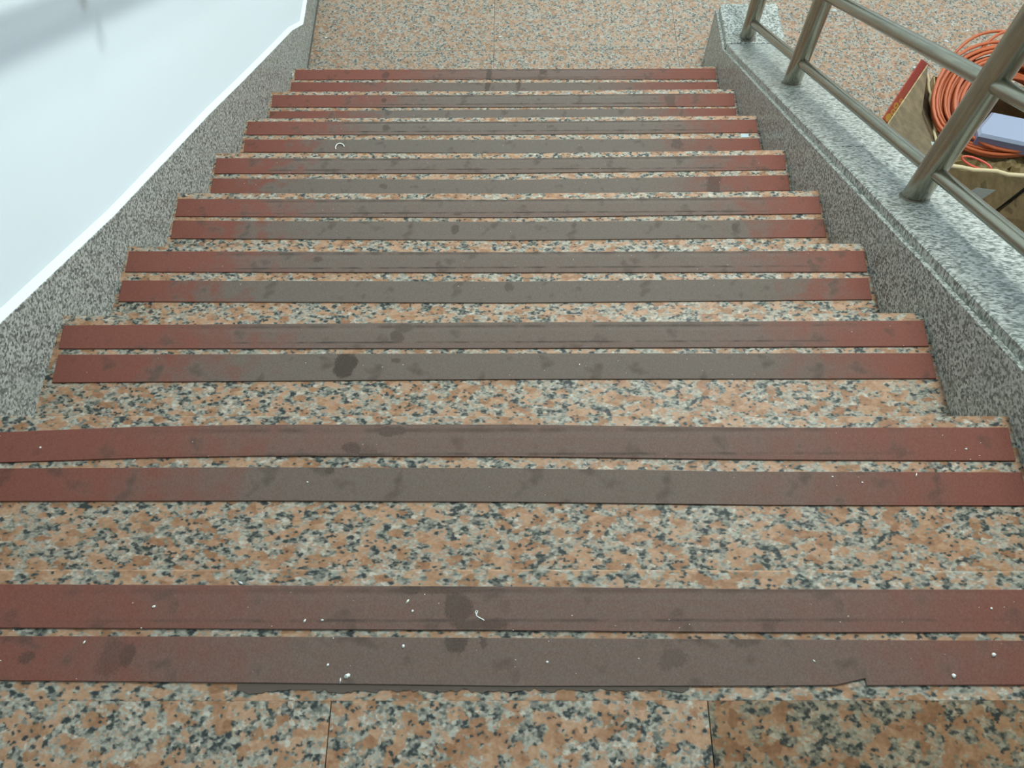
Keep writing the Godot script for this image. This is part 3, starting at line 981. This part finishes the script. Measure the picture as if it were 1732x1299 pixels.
	tag(case, "flat lilac plastic case with a pale lid lying on the cable in the box", "case")
	case.rotation.y = deg_to_rad(-17.0)
	part("case_body", slab(PackedVector2Array([Vector2(0.006, 0), Vector2(0.30, 0), Vector2(0.30, -0.125), Vector2(0.045, -0.125), Vector2(0, -0.03)]), 0.036, 0.036, 0.003), lilac, case)
	part("case_lid", slab(PackedVector2Array([Vector2(0.006, 0.002), Vector2(0.302, 0.002), Vector2(0.302, -0.127), Vector2(0.045, -0.127), Vector2(0, -0.03)]), 0.050, 0.012, 0.009), lid, case)
	# blue folder corner, crumpled brown paper
	var blue := StandardMaterial3D.new()
	blue.albedo_color = Color(0.16, 0.27, 0.36)
	blue.roughness = 0.5
	var fol := base("blue_packet", Vector3(1.53, -1.25, -2.075))
	tag(fol, "dark blue packet tucked inside the left edge of the cardboard box", "packet")
	part("packet", block(Vector3(-0.032, 0, -0.045), Vector3(0.045, 0.085, 0.045), 0.006), blue, fol)
	var kraft := StandardMaterial3D.new()
	kraft.albedo_color = Color(0.50, 0.42, 0.26)
	kraft.roughness = 0.6
	var pap := base("wrapping_paper", Vector3.ZERO)
	pap.transform = o.transform * Transform3D(Basis(), Vector3(0.04, 0.232, -0.014))
	tag(pap, "crumpled brown wrapping paper between the lilac case and the box front", "paper")
	var cs := begin()
	for ix in 26:
		for iz in 10:
			var pts := []
			for d in [Vector2(0, 0), Vector2(1, 0), Vector2(1, 1), Vector2(0, 1)]:
				var gx := ix + int(d.x)
				var gz := iz + int(d.y)
				var hgt: float = 0.035 * noise_long[(gx * 17 + 60) % 512 + ((gz * 23) % 512) * 512] / 255.0 + 0.03 * noise_blot[(gx * 9) % 512 + ((gz * 31) % 512) * 512] / 255.0
				pts.append(Vector3(0.0145 * gx, hgt, -0.0095 * gz))
			var fn: Vector3 = (pts[1] - pts[0]).cross(pts[3] - pts[0]).normalized()
			if fn.y < 0:
				fn = -fn
			quad(cs, pts[0], pts[1], pts[2], pts[3], fn)
	part("paper", cs.commit(), kraft, pap)

# ------------------------------------------------------------------ litter
func crumb(size: Vector3, seed_: int) -> ArrayMesh:
	var r := RandomNumberGenerator.new()
	r.seed = seed_
	var st := begin()
	var rings := 5
	var segs := 7
	var pts := []
	for i in rings + 1:
		var row := []
		var th := PI * i / rings
		for j in segs:
			var ph := TAU * j / segs
			var k := r.randf_range(0.7, 1.15)
			row.append(Vector3(sin(th) * cos(ph) * size.x * k, (cos(th) * k * 0.5 + 0.5) * size.y, sin(th) * sin(ph) * size.z * k))
		pts.append(row)
	for i in rings:
		for j in segs:
			var a: Vector3 = pts[i][j]
			var b: Vector3 = pts[i][(j + 1) % segs]
			var c: Vector3 = pts[i + 1][(j + 1) % segs]
			var d: Vector3 = pts[i + 1][j]
			var n := (a + b + c + d) / 4.0 - Vector3(0, size.y * 0.5, 0)
			n = n.normalized()
			quad(st, a, b, c, d, n)
	return st.commit()

func build_litter() -> void:
	var pw := StandardMaterial3D.new()
	pw.resource_name = "white_scrap"
	pw.albedo_color = Color(0.93, 0.93, 0.90)
	pw.roughness = 0.8
	var list := [
		# step, x, z, half length, half width, turn, label
		[1, -0.466, -0.205, 0.0028, 0.0018, 20, "white oval crumb on the left part of the nearest front strip"],
		[1, -0.142, -0.211, 0.0035, 0.0015, 60, "pale lint tuft on the nearest front strip, just above a round white dot"],
		[1, -0.135, -0.199, 0.0019, 0.0018, 0, "round white dot left of the dark wet splash on the nearest front strip"],
		[1, -0.271, -0.187, 0.0032, 0.0012, 60, "slanted white sliver low on the nearest front strip, left of a curved flake"],
		[1, -0.249, -0.188, 0.0026, 0.0013, 0, "small curved white flake low on the nearest front strip, right of a slanted sliver"],
		[1, 0.598, -0.201, 0.0018, 0.0016, 0, "white speck at the red right end of the nearest front strip"],
		[1, -0.144, -0.156, 0.0026, 0.0019, 70, "bright white oval crumb on the nearest rear strip below the wet splash"],
		[1, -0.211, -0.121, 0.0042, 0.0028, 30, "cluster of white crumbs near the rear edge of the nearest rear strip"],
		[1, -0.219, -0.1155, 0.0036, 0.0009, 85, "thin white sliver at the rear edge of the nearest strip beside a crumb cluster"],
		[1, -0.236, -0.134, 0.0022, 0.0015, 40, "small white chip on the nearest rear strip left of the crumb cluster"],
		[1, 0.586, -0.145, 0.0032, 0.0026, 10, "grey-white fluff ball at the right end of the nearest rear strip"],
		[1, 0.531, -0.1205, 0.0036, 0.0030, 50, "torn white crumb at the rear edge of the nearest rear strip, toward the right"],
		[1, 0.364, -0.138, 0.0028, 0.0011, 130, "thin pale fleck on the nearest rear strip above the torn corner"],
		[1, 0.035, -0.137, 0.0018, 0.0015, 0, "white dot in the middle of the nearest rear strip"],
		[1, -0.545, -0.161, 0.0026, 0.0012, 60, "tiny pale splinter near the left end of the nearest rear strip"],
		[1, -0.360, -0.2355, 0.0040, 0.0014, -30, "white splinter on the bare granite edge of the top step"],
		[2, -0.772, -0.489, 0.0020, 0.0018, 0, "white speck at the red left end of the second step's front strip"],
		[2, -0.333, -0.429, 0.0018, 0.0014, 0, "white speck on the left half of the second step's rear strip"],
		[2, 0.495, -0.436, 0.0018, 0.0014, 0, "left one of two white specks on the right part of the second step's rear strip"],
		[2, 0.540, -0.426, 0.0020, 0.0015, 0, "right one of two white specks on the right part of the second step's rear strip"],
		[2, 0.627, -0.438, 0.0050, 0.0010, 70, "thin upright white thread on the right part of the second step's rear strip"],
		[2, 0.716, -0.482, 0.0022, 0.0018, 0, "white speck at the red right end of the second step's front strip"],
		[3, 0.118, -0.722, 0.0035, 0.0010, 80, "short white fibre in the middle of the third step's rear strip"],
	]
	var i := 0
	for q in list:
		var o := part("white_crumb", crumb(Vector3(q[3], minf(q[4] * 1.3, 0.0025), q[4]), 100 + i), pw, self)
		o.position = Vector3(q[1], -(q[0] - 1) * RISE + (0.0028 if i != 15 else -0.0002), q[2])
		o.rotation_degrees.y = q[5]
		tag(o, q[6], "crumb", "white crumbs on the steps")
		i += 1
	# curled thread
	var st := begin()
	tube(st, PackedVector3Array([Vector3(-0.0535, 0.0034, -0.1952), Vector3(-0.0552, 0.0036, -0.1972), Vector3(-0.0540, 0.0040, -0.1994), Vector3(-0.0522, 0.0040, -0.1990), Vector3(-0.0528, 0.0038, -0.1968), Vector3(-0.0540, 0.0036, -0.1944), Vector3(-0.0524, 0.0036, -0.1920), Vector3(-0.0490, 0.0036, -0.1902), Vector3(-0.0455, 0.0036, -0.1886), Vector3(-0.0435, 0.0036, -0.1872)]), 0.00075, 6)
	var th := part("white_thread", st.commit(), pw, self)
	tag(th, "curled white thread lying on the nearest front strip beside the wet splash", "thread")
	# plastic curl and silver chip on the seventh step
	st = begin()
	var arc := PackedVector3Array()
	for k in 12:
		var a := PI * (0.05 + 1.1 * k / 11.0)
		arc.append(Vector3(-0.580 + cos(a) * 0.014, -6 * RISE + 0.0045 + 0.003 * sin(a), -1.869 - sin(a) * 0.014))
	tube(st, arc, 0.0018, 6)
	tag(part("plastic_curl", st.commit(), pw, self), "white curl of plastic on the rear strip of the seventh step", "scrap")
	var silver := StandardMaterial3D.new()
	silver.albedo_color = Color(0.70, 0.76, 0.78)
	silver.roughness = 0.4
	var chip := part("silver_chip", block(Vector3(-0.013, 0, -0.008), Vector3(0.013, 0.0015, 0.008), 0.0004), silver, self)
	chip.position = Vector3(0.748, -6 * RISE + 0.0001, -1.9125)
	tag(chip, "silvery grey chip between the strips at the right end of the seventh step", "chip")
	var mortar := part("plaster_chip", crumb(Vector3(0.004, 0.004, 0.018), 77), pw, self)
	mortar.position = Vector3(-0.8995, -8 * RISE + 0.0001, -2.549)
	tag(mortar, "white plaster chip wedged at the left end of the lowest step", "chip")
	# scraps on the lower floor
	var scraps := [
		[-0.076, -2.953, 0.016, 0.004, -20, "curved white paper scrap in the middle of the lower landing"],
		[-0.846, -2.957, 0.012, 0.003, 0, "narrow white paper scrap on the landing beside the left skirting"],
		[0.093, -2.925, 0.011, 0.003, 30, "short white paper scrap on the landing, right of the curved one"],
		[1.421, -3.109, 0.016, 0.011, 10, "white paper flake on the hall floor beyond the second railing post"],
		[1.980, -2.971, 0.016, 0.004, -25, "slender white shaving on the hall floor behind the orange coil"],
		[1.874, -2.909, 0.014, 0.006, 20, "white shaving on the hall floor above the middle rail"],
		[1.876, -2.832, 0.010, 0.004, 40, "small white shaving on the hall floor touching the orange coil's outline"],
		[1.700, -2.750, 0.010, 0.006, 0, "white crumb on the hall floor just behind the printed flap"],
	]
	for q in scraps:
		var o := part("paper_scrap", crumb(Vector3(q[2], 0.003, q[3]), 300 + i), pw, self)
		o.position = Vector3(q[0], LOW, q[1])
		o.rotation_degrees.y = -q[4]
		tag(o, q[5], "scrap", "white scraps on the lower floor")
		i += 1
	# fine lint caught in the strips: nobody could count it
	var mm := MultiMesh.new()
	mm.transform_format = MultiMesh.TRANSFORM_3D
	mm.mesh = crumb(Vector3(0.0008, 0.0006, 0.0006), 5)
	mm.instance_count = 260
	for k in 260:
		var stp := int(pow(rng.randf(), 1.3) * 9.0)
		var zz := -NOSE - stp * RUN + rng.randf_range(0.025, 0.135)
		var sc := rng.randf_range(0.3, 1.0)
		mm.set_instance_transform(k, Transform3D(Basis(Vector3.UP, rng.randf() * TAU).scaled(Vector3(sc * rng.randf_range(1.0, 2.2), sc, sc)), Vector3(rng.randf_range(-0.88, 0.77), -stp * RISE + 0.0029, zz)))
	var lint := MultiMeshInstance3D.new()
	lint.name = "lint"
	lint.multimesh = mm
	lint.material_override = pw
	add_child(lint)
	tag(lint, "fine pale lint specks scattered over the strips of all steps", "lint", "", "stuff")
